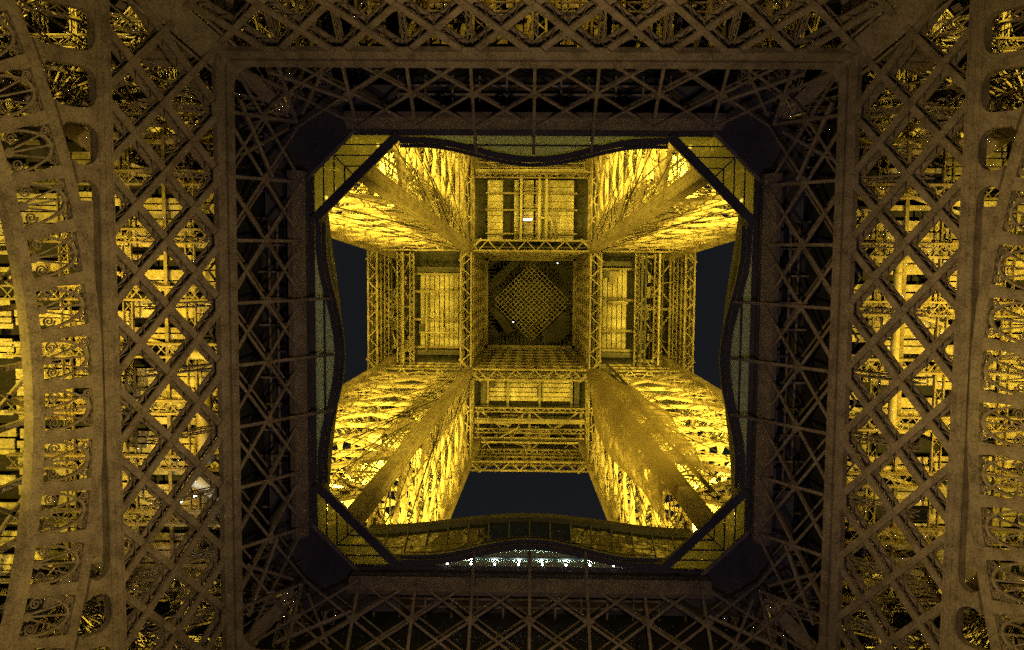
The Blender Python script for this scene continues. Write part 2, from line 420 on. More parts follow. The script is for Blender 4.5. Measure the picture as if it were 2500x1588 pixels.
# ------------------------------------------------------------------ ring bracing between girder and opening (4 sides)
HA, AA = 64.3, 15.24
S_RING = 5.2                   # the bracing carries on up the same slope to the ring beam
def Q(y, f, d=0.0): return P(y, f*S_RING, d)
RN = E_BK
def build_ring_bracing():
    t = thing('floor_edge_bracing', 'x', 'bracing', 'bracing frames round the floor opening')
    for lay, (dd, w) in enumerate(((.30, .17), (1.9, .12))):
        for i in range(-6, 7):
            for dr in (-2, 2):
                j = i + dr
                y0, y1 = i*PITCH, j*PITCH
                if lay: y0 += PITCH/2; y1 += PITCH/2
                if max(abs(y0), abs(y1)) > 20: continue
                MB().bar(Q(y0, -.12, dd + (.1 if dr > 0 else 0)), Q(y1, 1.1, dd + (.1 if dr > 0 else 0)), w, .1, RN).build('diagonal_bar', IRON, t)
    for i in range(-4, 5):
        y = i*PITCH
        mb = MB()
        if abs(i) < 2: mb.bar(Q(y, -.05, .2), V(13.95, y, HA-.30), .20, .16, RN)
        else: mb.bar(Q(y, -.05, .2), Q(y, 1.0, .2), .20, .16, RN)
        mb.build('rib', IRON, t)
        MB().prism([Q(y-.45, .5, .2), Q(y, .42, .2), Q(y+.45, .5, .2), Q(y, .58, .2)], RN*.06).build('gusset', IRON, t)
    L = 12.6
    MB().prism([P(-L, 5.0, .45), P(L, 5.0, .45), P(L, 6.15, .45), P(-L, 6.15, .45)], E_BK*.5).build('ring_beam', IRON, t)
    MB().prism([P(-L, 6.3, .8), P(L, 6.3, .8), P(L, 6.75, .8), P(-L, 6.75, .8)], E_BK*.4).build('ring_beam', DARKM, t)
    MB().box(AA, AA+.30, -12.5, 12.5, HA+.1, HA+2.6).build('ring_beam', DARKM, t)
    MB().box(AA+.34, AA+1.3, -12.5, 12.5, HA+.2, HA+.5).build('ring_beam', DARKM, t)
    MB().prism([V(19.6, -20, 59.2), V(19.6, 20, 59.2), V(19.6, 20, 66.7), V(19.6, -20, 66.7)], (.1, 0, 0)).build('light_baffle', SLABM, t)  # added screen that keeps the soffit floodlights off the ring bracing
    for k in range(4):
        x = 17.0 + k*.6
        MB().box(x, x+.16, -19, 19, 66.0, 66.75).build('joist', IRON, t)
    for k in range(-9, 10):
        MB().box(15.8, 19.5, k*1.9-.07, k*1.9+.07, 65.5, 65.95).build('joist', IRON, t)
    return t
r0_ = build_ring_bracing()
rl = {'right': 'dark violet cross-bracing between the right girder and the bright opening',
      'left': 'dark violet cross-bracing between the left girder and the bright opening',
      'top': 'dark violet cross-bracing above the bright opening',
      'bottom': 'dark violet cross-bracing below the row of small white lamps'}
for k, (rz, nm) in enumerate(SIDES):
    o = r0_ if k == 0 else copy_tree(r0_)
    o.rotation_euler.z = rz; o['label'] = rl[nm]

# corner frames: hip beams, fillets and dark chamfer plates
def build_corner():
    t = thing('corner_bracing', 'x', 'bracing', 'corner frames of the floor opening')
    lo = 18.45 + .66*(57.32-43.5)
    mb = MB(); mb.bar((lo, lo, 43.5), (18.75, 18.75, 57.5), 1.5, .9, V(1, 1, 1.2), 1.7, .9)
    mb.build('hip_column', IRON, t)
    for q in (-1, 1):
        u = V(-1, 1, 0).normalized()*q*.95
        MB().bar(V(lo, lo, 43.4) + u, V(18.75, 18.75, 57.4) + u*1.1, .16, 1.2, V(1, 1, 1.2)).build('hip_flange', IRON, t)
    mb = MB(); mb.bar((18.9, 18.9, 57.9), (16.4, 16.4, 62.0), 1.1, .3, V(1, 1, 1.2), .7, .3)
    mb.build('hip_beam', IRON, t)
    # fillet gussets between the two girders' upper chords
    n = 10; c = 18.45 - 1.3
    for z, w in ((57.25, 3.0),):
        pts = [(18.6, 18.6, z)] + [(c + 1.3*math.cos(a), c + 1.3*math.sin(a), z) for a in [PI/2*k/n for k in range(n+1)]]
        MB().prism([V(*p) for p in pts], (0, 0, .12)).build('fillet_plate', IRON, t)
    pts = [(18.2, 18.2, 58.4), (18.2, 12.2, 58.9), (16.4, 14.4, 63.0), (14.4, 16.4, 63.0), (12.2, 18.2, 58.9)]
    for a, b in (((18.3, 13.2, 58.2), (16.3, 15.2, 61.4)), ((13.2, 18.3, 58.2), (15.2, 16.3, 61.4)), ((17.0, 12.0, 60.2), (18.4, 16.6, 58.2)), ((12.0, 17.0, 60.2), (16.6, 18.4, 58.2))):
        MB().bar(a, b, .34, .2, V(1, 1, -1)).build('hip_strut', IRON, t)
    # chamfer plate across the opening's corner
    z = HA - .05
    MB().prism([(18.6, 18.6, z), (18.6, 9.4, z), (16.9, 9.4, z), (15.30, 10.9, z), (15.30, 12.62, z), (12.62, 15.30, z), (10.9, 15.30, z), (9.4, 16.9, z), (9.4, 18.6, z)], (0, 0, .2)).build('chamfer_plate', DARKM, t)
    MB().bar((15.35, 12.45, z-.1), (12.45, 15.35, z-.1), .16, .2, (0, 0, 1)).build('chamfer_edge', DARKM, t)
    MB().bar((17.2, 10.6, z-.12), (10.6, 17.2, z-.12), .22, .2, (0, 0, 1)).build('chamfer_edge', IRON, t)
    return t
c0 = build_corner()
cl = ['lower right', 'lower left', 'upper left', 'upper right']
for k in range(4):
    o = c0 if k == 0 else copy_tree(c0)
    o.rotation_euler.z = k*PI/2; o['label'] = 'dark corner frame with hip beams at the %s of the opening' % cl[k]

# first floor slab with its opening
def slab():
    a, c, o = 15.7, 12.7, 42.0
    inner = [(a, -c), (a, c), (c, a), (-c, a), (-a, c), (-a, -c), (-c, -a), (c, -a)]
    outer = [(o, -o*.5), (o, o*.5), (o*.5, o), (-o*.5, o), (-o, o*.5), (-o, -o*.5), (-o*.5, -o), (o*.5, -o)]
    mb = MB()
    for k in range(8):
        j = (k+1) % 8
        mb.prism([V(*inner[k], 66.8), V(*outer[k], 66.8), V(*outer[j], 66.8), V(*inner[j], 66.8)], (0, 0, .35))
    for sx in (-1, 1):
        for sy in (-1, 1):
            q = [V(sx*o*.5, sy*o, 66.8), V(sx*o, sy*o*.5, 66.8), V(sx*o, sy*o, 66.8)]
            mb.prism(q, (0, 0, .35))
    return mb
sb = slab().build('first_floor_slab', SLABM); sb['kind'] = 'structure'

# ------------------------------------------------------------------ the wavy rim and the glass floor
RF, RB = 14.86, 13.60          # flat and bulge positions of the rim
def rimcurve(x):               # distance of the rim from the axis along one side, |x| <= 8.5
    u = min(1, abs(x)/7.9)
    return RB + (RF-RB)*(1 - (math.cos(u*PI)*.5 + .5))
def build_rim():
    t = thing('opening_rim', 'dark steel rim curving in waves round the bright opening', 'rim')
    zz = HA - .12
    for k in range(4):
        ca, sa = [(1, 0), (0, 1), (-1, 0), (0, -1)][k]
        rot = lambda x, y, z: (x*ca - y*sa, x*sa + y*ca, z)
        xs = [-9.2 + 18.4*i/40 for i in range(41)]
        mb = MB().sweep([rot(rimcurve(x), x, zz) for x in xs], .40, .5, (0, 0, 1))
        mb.build('rim_beam', DARKM, t)
        mb = MB().sweep([rot(rimcurve(x) - .36, x, zz + .12) for x in xs], .24, .34, (0, 0, 1))
        mb.build('rim_beam', DARKM, t)
        mb = MB().bar(rot(15.25, 9.3, zz-.06), rot(9.3, 15.25, zz-.06), .62, .42, (0, 0, 1))
        mb.build('corner_beam', DARKM, t)
        mb = MB().tube([rot(rimcurve(x) - .2, x, zz + 1.45) for x in xs], .05)
        mb.build('handrail', DARKM, t)
    return t
build_rim()
gl_lab = {'right': 'grey glass floor strip inside the right rim', 'left': 'pale green glass floor strip inside the left rim',
          'top': 'olive glass floor strip inside the top rim', 'bottom': 'glass floor strip lit by a row of small white lamps'}
for k, (rz, nm) in enumerate(SIDES):
    t = thing('glass_floor', gl_lab[nm], 'glass floor', 'glass floor strips round the opening', (0, 0, 0), rz)
    edges = [-8.6, -3.93, 0, 3.93, 8.6]
    z = HA + .22
    for i in range(4):
        x0, x1 = edges[i] + .04, edges[i+1] - .04
        n = 10
        xs = [x0 + (x1-x0)*q/n for q in range(n+1)]
        MB().prism([V(15.3, x0, z), V(15.3, x1, z), V(14.62, x1, z), V(14.62, x0, z)], (0, 0, .06)).build('pane', GLASS_FLOOR, t)
        pts = [V(14.54, x1, z), V(14.54, x0, z)] + [V(min(14.5, rimcurve(x)), x, z) for x in xs]
        if min(rimcurve(x) for x in xs) < 14.4: MB().prism(pts, (0, 0, .06)).build('pane', GLASS_FLOOR, t)
    MB().box(14.53, 14.63, -7.5, 7.5, HA-.02, HA+.3).build('mullion', DARKM, t)
corner_names = ['lower right', 'lower left', 'upper left', 'upper right']
for k in range(4):
    t = thing('corner_glazing', 'yellow frosted glass panes filling the %s corner behind the diagonal beam' % corner_names[k], 'glazing', 'glazed corners of the opening', (0, 0, 0), k*PI/2)
    z = HA + .3; e = 15.30
    offs = [0, .72, 1.46, 2.20, 3.2]
    dl = 24.75                                   # diagonal beam: x + y
    ch = 27.92                                   # chamfer: x + y
    for i in range(4):
        o0, o1 = offs[i] + .03, offs[i+1] - .03
        for sw in (0, 1):
            # strip x in [e-o1, e-o0]; y from the diagonal to the chamfer, but not past the hip line y <= x
            poly = []
            x0, x1 = e - o1, e - o0
            lo0, lo1 = max(0, dl - x0), max(0, dl - x1)
            hi0, hi1 = min(ch - x0, x0), min(ch - x1, x1)
            poly = [(x0, lo0), (x1, lo1)]
            poly.append((x1, hi1))
            xm = ch/2
            if x0 < xm < x1: poly.append((xm, xm))
            poly.append((x0, hi0))
            if hi0 - lo0 < .05 and hi1 - lo1 < .05: continue
            poly = [(a, max(b, 0)) for a, b in poly]
            if hi0 < lo0: # trim the strip where it runs out under the beam
                xs_ = dl/2
                poly = [(xs_, xs_), (x1, lo1), (x1, hi1)]
            if sw: poly = [(b, a) for a, b in poly][::-1]
            MB().prism([V(a, b, z) for a, b in poly], (0, 0, .05)).build('pane', GLASS_CORNER, t)
    for i in (1, 2, 3):
        x = e - offs[i]
        hi = min(ch - x, x)
        for sw in (0, 1):
            a, b = V(x, dl - x - .3, z-.12), V(x, hi, z-.12)
            if sw: a, b = V(a.y, a.x, a.z), V(b.y, b.x, b.z)
            MB().bar(a, b, .08, .12, (0, 0, 1)).build('mullion', DARKM, t)
    MB().bar(V(ch/2, ch/2, z-.13), V(dl/2, dl/2, z-.13), .08, .12, (0, 0, 1)).build('mullion', DARKM, t)

# ------------------------------------------------------------------ glazed pavilions on the first floor (right, bottom, left)
pav_lab = {'right': 'dark glazed pavilion front just inside the right rim', 'bottom': 'dark pavilion front with mirror panes beside the night sky below the tower legs',
           'left': 'dark glazed pavilion front just inside the left rim'}
for rz, nm in SIDES[:3]:
    t = thing('pavilion', pav_lab[nm], 'pavilion', 'glazed pavilions round the opening', (0, 0, 0), rz)
    def base(x): return 15.65 + .35*min(1, abs(x)/10)
    PO = 0 if nm == 'bottom' else 1.35
    def top(x): return 13.75 + PO + 1.1*(1 - (math.cos(min(1, abs(x)/12.5)*PI)*.5 + .5))
    xs = [-12.8 + 25.6*i/16 for i in range(17)]
    H0, H1, H2 = 67.15, 71.3, 72.4
    for i in range(16):
        xa, xb = xs[i] + .05, xs[i+1] - .05
        for r in range(2):
            f0, f1 = r*.5 + .01, r*.5 + .49
            j = random.uniform(-.03, .03)
            def pt(x, f): return V(base(x) + (top(x) + .25 - base(x))*f + j, x, H0 + (H1-H0)*f)
            MB().prism([pt(xa, f0), pt(xb, f0), pt(xb, f1), pt(xa, f1)], (.06, 0, 0)).build('pane', GLASS_WALL, t)
    for i in range(17):
        x = xs[i]
        MB().bar(V(base(x)-.06, x, H0), V(top(x) + .19, x, H1), .09, .14, V(1, 0, 0)).build('mullion', DARKM, t)
    mb = MB()
    for i in range(16):
        xa, xb = xs[i], xs[i+1]
        p = [V(top(xa)-.15, xa, H1), V(top(xb)-.15, xb, H1), V(top(xb)+4.5, xb, H1), V(top(xa)+4.5, xa, H1)]
        mb.prism(p, (0, 0, H2-H1))
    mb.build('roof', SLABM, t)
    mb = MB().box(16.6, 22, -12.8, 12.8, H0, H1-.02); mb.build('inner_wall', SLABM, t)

# ------------------------------------------------------------------ row of small white lamps on the bottom edge
for i in range(8):
    x = -5.9 + i*1.70
    t = thing('spot_lamp', 'small white spot lamp in the bottom row, %s from the left end' % ['first', 'second', 'third', 'fourth', 'fifth', 'sixth', 'seventh', 'eighth'][i], 'lamp', 'white lamps along the bottom glass', (x, 15.02, HA + .05))
    ring = [(.065*math.cos(2*PI*q/10), .065*math.sin(2*PI*q/10)) for q in range(10)]
    MB().prism([V(a*1.4, b*1.4, .0) for a, b in ring], (0, 0, .14)).build('housing', DARKM, t)
    MB().prism([V(a, b, -.035) for a, b in ring], (0, 0, .03)).build('lens', LEDW, t)
    MB().bar((0, 0, .1), (0, .32, .1), .05, .05).build('bracket', DARKM, t)
    ld = bpy.data.lights.new('spot_lamp_light', 'SPOT'); ld.spot_size = math.radians(150); ld.spot_blend = .4; ld.energy = 75; ld.color = (.62, 1.0, .88); ld.shadow_soft_size = .05
    lo_ = bpy.data.objects.new('spot_lamp_light', ld); COL.objects.link(lo_); lo_.parent = t; lo_.location = (0, -.14, -.30); lo_.rotation_euler = (math.radians(90 + 28), 0, PI)

# ------------------------------------------------------------------ floodlights
FL_HOUSING = MB().prism([(.3*math.cos(2*PI*q/12), .3*math.sin(2*PI*q/12), -.25) for q in range(12)], (0, 0, .45)).mesh('housing', DARKM)
FL_LENS = MB().prism([(.24*math.cos(2*PI*q/12), .24*math.sin(2*PI*q/12), .205) for q in range(12)], (0, 0, .02)).mesh('lens', LENS)
_y = MB(); _y.bar((-.36, 0, 0), (-.36, 0, -.5), .05, .08); _y.bar((.36, 0, 0), (.36, 0, -.5), .05, .08); _y.bar((-.36, 0, -.5), (.36, 0, -.5), .08, .05)
FL_YOKE = _y.mesh('yoke', DARKM)
def floodlight(loc, target, power, color, label, angle=120, blend=.6, group='sodium floodlights', soft=.3):
    t = thing('floodlight', label, 'floodlight', group, loc)
    d = (Vector(target) - Vector(loc)).normalized()
    t.rotation_mode = 'QUATERNION'; t.rotation_quaternion = d.to_track_quat('Z', 'Y')
    put('housing', FL_HOUSING, t); put('lens', FL_LENS, t); put('yoke', FL_YOKE, t)
    ld = bpy.data.lights.new('floodlight_beam', 'SPOT'); ld.energy = power; ld.color = color
    ld.spot_size = math.radians(angle); ld.spot_blend = blend; ld.shadow_soft_size = soft
    l = bpy.data.objects.new('floodlight_beam', ld); COL.objects.link(l); l.parent = t; l.location = (0, 0, .3); l.rotation_euler = (PI, 0, 0)
    return t

# added fill lamps: strips for the glass floor, small ones for the corner glass
def lamp_point(t, loc, power, col, soft=.15, nm='lamp_light'):
    ld = bpy.data.lights.new(nm, 'POINT'); ld.energy = power; ld.color = col; ld.shadow_soft_size = soft
    l = bpy.data.objects.new(nm, ld); COL.objects.link(l); l.parent = t; l.location = loc
for k, (rz, nm) in enumerate(SIDES):
    if nm == 'bottom': continue
    col, pw = {'right': ((1, .8, .5), 4), 'left': ((1, .98, .55), 75), 'top': ((1, .78, .08), 330)}[nm]
    for q, w in ((0, 'only'),):
        t = thing('fill_strip', 'added fill strip lamp above the %s glass floor' % nm, 'lamp', 'added fill strips above the glass floor', rotz_(15.05, q, HA + 1.7, k), rz)
        MB().box(-.06, .02, -6.8, 6.8, -.05, .05).build('housing', DARKM, t)
        MB().box(-.10, -.065, -6.7, 6.7, -.03, .03).build('tube', TUBEW if 0 else DIMTUBE, t)
        ld = bpy.data.lights.new('strip_fill_light', 'AREA'); ld.shape = 'RECTANGLE'; ld.size = .1; ld.size_y = 13.4; ld.energy = pw*4; ld.color = col
        l = bpy.data.objects.new('strip_fill_light', ld); COL.objects.link(l); l.parent = t; l.location = (-.2, 0, -.05)
for k in range(4):  # added lamps that make the corner panes glow
    for q in (0, 1):
        p = (14.7, 11.0, HA + 1.7) if q == 0 else (11.0, 14.7, HA + 1.7)
        t = thing('corner_fill', 'added fill lamp above the %s corner glass, %s of two' % (corner_names[k], ('first', 'second')[q]), 'lamp', 'added fill lamps above the corner glass', rotz_(*p, k), 0)
        MB().prism([(.12*math.cos(2*PI*a/10), .12*math.sin(2*PI*a/10), 0) for a in range(10)], (0, 0, .25)).build('housing', DARKM, t)
        MB().prism([(.09*math.cos(2*PI*a/10), .09*math.sin(2*PI*a/10), -.03) for a in range(10)], (0, 0, .025)).build('lens', DIMTUBE, t)
        lamp_point(t, (0, 0, -.25), 900, SODIUM, .15)

# ------------------------------------------------------------------ upper piers, first to second floor (built for the +X +Y corner)
def ii(h): return 7.475 + .16*(112 - h)
def oo(h): return 18.7 + .30*(112 - h)
def cornerpt(c, h, inset=0.0):
    i, o = ii(h) + inset, oo(h) - inset
    return [V(i, i, h), V(o, i, h), V(o, o, h), V(i, o, h)][c]
LV = [67.4, 76.5, 85.0, 92.8, 99.6, 105.8, 111.6]
def build_pier():
    t = thing('tower_pier', 'x', 'pier', 'floodlit lattice piers')
    rng = random.Random(11)
    # columns
    for c in range(4):
        mb = MB(); cen = V(13.5, 13.5, 0)
        a, b = cornerpt(c, 67.2), cornerpt(c, 118)
        ref = V(1, 1, 0) if c in (0, 2) else V(1, -1, 0)
        n = 10
        for k in range(n):
            p, q = a.lerp(b, k/n), a.lerp(b, (k+1)/n)
            w0, w1 = 1.35 - .5*k/n, 1.35 - .5*(k+1)/n
            d = (b-a).normalized()
            for sx, sy in ((1, 0), (-1, 0), (0, 1), (0, -1)):
                o0, o1 = V(sx*w0/2, sy*w0/2, 0), V(sx*w1/2, sy*w1/2, 0)
                mb.bar(p + o0, q + o1, w0*.98, .06, V(sx, sy, 0), w1*.98, .06)
            # cover plates standing proud and rivet straps
            for sx, sy in ((1, 0), (-1, 0), (0, 1), (0, -1)):
                for off in (-.36, 0, .36):
                    side = V(-sy, sx, 0)
                    mb.bar(p + V(sx, sy, 0)*(w0/2+.04) + side*off*w0, q + V(sx, sy, 0)*(w1/2+.04) + side*off*w1, .1, .05, V(sx, sy, 0))
        mb.build('column', IRON, t)
    faces = [(0, 1, V(0, 1, 0)), (1, 2, V(1, 0, 0)), (2, 3, V(0, 1, 0)), (3, 0, V(1, 0, 0))]
    for fi, (c0, c1, nr) in enumerate(faces):
        for k in range(len(LV)-1):
            h0, h1 = LV[k], LV[k+1]
            a0, b0, a1, b1 = cornerpt(c0, h0), cornerpt(c1, h0), cornerpt(c0, h1), cornerpt(c1, h1)
            w = 1.0 - .35*k/5
            outer = fi in (1, 2)
            for p, q in ((a0, b1), (b0, a1)):
                (MB().bar(p, q, .34, .4, nr) if outer else MB().ladder(p, q, w*.95, nr, .19, .06, 1.3)).build('diagonal_brace', IRON, t)
            MB().ladder(a0, b0, w*.9, nr, .22, .07, 1.1, .4).build('cross_beam', IRON, t)
            if outer: continue
            # light secondary bracing
            mb = MB(); am, bm = a0.lerp(a1, .5), b0.lerp(b1, .5)
            mb.bar(am, bm, .15, .14, nr)
            for f in (.25, .75): mb.bar(a0.lerp(b0, f), a1.lerp(b1, f), .11, .12, nr)
            for u, v in ((.5, 0), (.5, 1)):
                mb.bar(a0.lerp(b0, u), am.lerp(bm, v), .12, .12, nr); mb.bar(a1.lerp(b1, u), am.lerp(bm, v), .12, .12, nr)
            mb.build('tie_frame', IRON, t)
    for k, h in enumerate(LV):
        p = [cornerpt(c, h) for c in range(4)]
        for a, b in ((p[0], p[2]), (p[1], p[3])):
            MB().ladder(a, b, .7, V(0, 0, 1), .2, .07, 1.2).build('diaphragm_beam', IRON, t)
        for f in ():
            MB().lattice(p[0].lerp(p[1], f), p[3].lerp(p[2], f), .4, .5, V(0, 0, 1), .14, .1, 1.2).build('diaphragm_beam', IRON, t)
    # lift track: two rails with sleepers running up the middle of the pier, and two service stairs
    def ax(h, fx, fy):
        i, o = ii(h), oo(h); return V(i + (o-i)*fx, i + (o-i)*fy, h)
    for fx, fy, w in ((.30, .30, 2.6), (.62, .62, 2.6)):
        a, b = ax(67.3, fx, fy), ax(113, fx, fy)
        side = V(1, -1, 0).normalized()
        mb = MB()
        for q in (-1, 1):
            mb.bar(a + side*q*w/2, b + side*q*w/2, .22, .45, V(1, 1, 0)); mb.bar(a + side*q*w*.32, b + side*q*w*.32, .12, .2, V(1, 1, 0))
        mb.build('lift_rail', IRON, t)
        mb = MB(); n = 74
        for k in range(n):
            if (k // 6) % 2 and rng.random() < .5: continue
            p = a.lerp(b, (k+.5)/n); e = 1.0 + .25*((k // 3) % 2)
            mb.bar(p - side*w*.5*e, p + side*w*.5*e, .26, .2, V(1, 1, 0))
        mb.build('track_sleepers', PIPEM, t, kind='stuff')
    for fx, fy in ((.82, .2), (.2, .8)):
        mb = MB(); a, b = ax(67.3, fx, fy), ax(112, fx, fy); n = 60
        up = (b-a).normalized(); sd_ = up.cross(V(0, 0, 1)).normalized()
        for q in (-1, 1): mb.bar(a + sd_*q*.55, b + sd_*q*.55, .08, .3, V(0, 0, 1))
        for k in range(n):
            p = a.lerp(b, k/n); mb.bar(p - sd_*.5, p + sd_*.5, .3, .04, V(0, 0, 1))
        mb.build('service_stair', GRILLE, t)
    # lift machinery boxes, platforms
    for h, fx, fy, sz in ((72, .5, .3, 1.6), (79, .7, .75, 1.3), (90, .45, .6, 1.4), (97, .25, .5, 1.0), (103, .6, .3, 1.1)):
        c = ax(h, fx, fy); MB().box(c.x-sz, c.x+sz, c.y-sz*.7, c.y+sz*.7, h, h+.18).build('platform', DECKM, t)
    # draped cables
    for k in range(16):
        h0 = rng.uniform(69, 88); h1 = h0 + rng.uniform(14, 26)
        f0, f1 = rng.random()*.35, rng.random()*.35
        if k % 2: a, b = ax(h0, rng.uniform(.25, .95), -.04 - .03*rng.random()), ax(min(h1, 111), f0*.4, -.03)
        else: a, b = ax(h0, -.04 - .03*rng.random(), rng.uniform(.25, .95)), ax(min(h1, 111), -.03, f0*.4)
        pts = []
        for q in range(9):
            f = q/8; p = a.lerp(b, f); p.z -= 2.0*math.sin(PI*f)*rng.uniform(.8, 1.2); pts.append(p)
        MB().tube(pts, .04, 5).build('cable', ROPE, t)
    return t
p0 = build_pier()
pl = ['floodlit lattice pier at the lower right, partly veiled by hanging netting', 'floodlit lattice pier at the lower left of the opening',
      'floodlit lattice pier at the upper left of the opening', 'floodlit lattice pier at the upper right of the opening']
for k in range(4):
    o = p0 if k == 0 else copy_tree(p0)
    o.rotation_euler.z = k*PI/2; o['label'] = pl[k]
# floodlights inside each pier
def rotz(p, k):
    x, y, z = p
    for _ in range(k): x, y = -y, x
    return (x, y, z)
ordn = ['lowest', 'second lowest', 'second highest', 'highest']
for k in range(4):
    n = 0
    for h, fx, fy, pw in ((68.2, .5, .5, 90000), (78, .55, .5, 72000), (88, .5, .5, 58000), (98.5, .5, .5, 32000)):
        i, o = ii(h), oo(h)
        x, y = i + (o-i)*fx, i + (o-i)*fy
        tgt = (x - (h < 70)*6, y - (h < 70)*6, h + 22)
        floodlight(rotz((x, y, h), k), rotz(tgt, k), pw, SODIUM, 'sodium floodlight, %s of four inside the %s pier' % (ordn[n], ['lower right', 'lower left', 'upper left', 'upper right'][k]), 150 if h > 70 else 128, .5, soft=1.0)
        n += 1

# added fill floodlights beside the opening, evening the light on piers and second floor
for k in range(4):
    floodlight(rotz((17.6, 2.0, 73.0 if SIDES[k][1] != 'top' else 68.0), k), rotz((0, 0, 112), k), 21000, SODIUM, 'added fill floodlight on the %s side of the first floor' % SIDES[k][1], 160, .9, soft=.8)

# hanging netting over the inner column of the lower right pier
def build_net():
    mb = MB(); NU, NV = 34, 18
    for iu in range(NU+1):
        f = iu/NU; h = 112.0 - f*35.5
        c = V(ii(h), ii(h), h)
        sp = .75 + 1.9*math.sin(PI*min(1, f*1.05))**1.0 + 2.2*f
        for iv in range(NV+1):
            g_ = iv/NV*2 - 1
            ang = g_*1.9
            r = sp*(1 + .10*math.sin(9*f + 5*g_) + .06*math.sin(23*f - 8*g_))
            d = V(-1, -1, 0).normalized()*math.cos(ang) + V(-1, 1, 0).normalized()*math.sin(ang)*1.15
            mb.v.append(tuple(c + V(.1, .5, 0)*f + d*r*(.55 + .25*abs(g_))))
    for iu in range(NU):
        for iv in range(NV):
            a = iu*(NV+1) + iv; mb.f.append((a, a+1, a+NV+2, a+NV+1))
    o = mb.build('safety_netting', NETM, None, True)
    tag(o, 'brown see-through netting draped down the inner column of the lower right pier', 'netting')
build_net()
mb = MB()
pts = []
for q in range(13):
    h = 111.0 - q*3.0
    pts.append(V(ii(h) + 1.9 + .25*math.sin(q*.7), ii(h) - 1.1 + .05*q, h))
mb.sweep(pts, 1.5, .25, V(1, -1, 0))
tag(mb.build('tarpaulin_strip', ROPE), 'dark tarpaulin strip hanging beside the brown netting on the lower right pier', 'tarpaulin')

# ------------------------------------------------------------------ second floor
HG = 112.0
def build_truss_line(pos, along, half, label, wid=1.15, outer=False):
    t = thing('floor_truss', label, 'truss', 'trusses under the second floor')
    def T(u, v, h): return V(u, v, h) if along == 'x' else V(v, u, h)
    s = 1 if pos > 0 else -1
    v0, v1 = pos - s*.1, pos + s*wid
    for v in (v0, v1): MB().bar(T(-half, v, HG), T(half, v, HG), .2, .28, (0, 0, 1)).build('chord', IRON, t)
    mb = MB(); n = int(2*half/1.15)
    for k in range(n):
        u0, u1 = -half + 2*half*k/n, -half + 2*half*(k+1)/n
        if k % 2: mb.bar(T(u0, v0, HG), T(u1, v1, HG), .12, .06, (0, 0, 1))
        else: mb.bar(T(u0, v1, HG), T(u1, v0, HG), .12, .06, (0, 0, 1))
    mb.build('lacing', IRON, t)
    mb = MB()
    for v in (v0, v1):
        for u0, u1, hh in [(-half + 2*half*k/n, -half + 2*half*(k+1)/n, 5.5) for k in range(n)]:
            mb.bar(T(u0, v, HG), T(u1, v, HG + 2.7), .11, .06, (0, 0, 1) if 0 else T(0, 1, 0)); mb.bar(T(u1, v, HG), T(u0, v, HG + 2.7), .11, .06, T(0, 1, 0))
            mb.bar(T(u0, v, HG + 2.7), T(u1, v, HG + 5.4), .11, .06, T(0, 1, 0)); mb.bar(T(u1, v, HG + 2.7), T(u0, v, HG + 5.4), .11, .06, T(0, 1, 0))
    mb.build('web_lattice', IRON, t)
    for hh in (2.7, 5.4):
        for v in (v0, v1): MB().bar(T(-half, v, HG + hh), T(half, v, HG + hh), .2, .2, (0, 0, 1)).build('chord', IRON, t)
    for c in (-7.475, 7.475, -half + .4, half - .4):
        for q in (-1, 1):
            MB().bar(T(c, v0, HG-.2), T(c + q*1.5, v1 + s*.2, HG-.2), .28, .1, (0, 0, 1)).build('knee_plate', IRON, t)
    return t
nm2 = {-1: ('upper', 'left'), 1: ('lower', 'right')}
for s in (-1, 1):
    build_truss_line(s*7.35, 'x', 19.2, 'laced truss along the %s edge of the central square' % nm2[s][0])
    build_truss_line(s*7.35, 'y', 19.2, 'laced truss along the %s edge of the central square' % nm2[s][1])
    build_truss_line(s*18.8, 'x', 19.6, 'laced truss along the %s outer edge of the second floor' % nm2[s][0], 1.0)
    build_truss_line(s*18.8, 'y', 19.6, 'laced truss along the %s outer edge of the second floor' % nm2[s][1], 1.0)

# second floor slab (dark) with the central shaft left open
mb = MB()
for x0, x1, y0, y1 in ((-21, -7.6, -21, 21), (7.6, 21, -21, 21), (-7.6, 7.6, -21, -7.6), (-7.6, 7.6, 7.6, 21)):
    mb.box(x0, x1, y0, y1, 119.2, 119.6)
o = mb.build('second_floor_slab', SLABM); o['kind'] = 'structure'

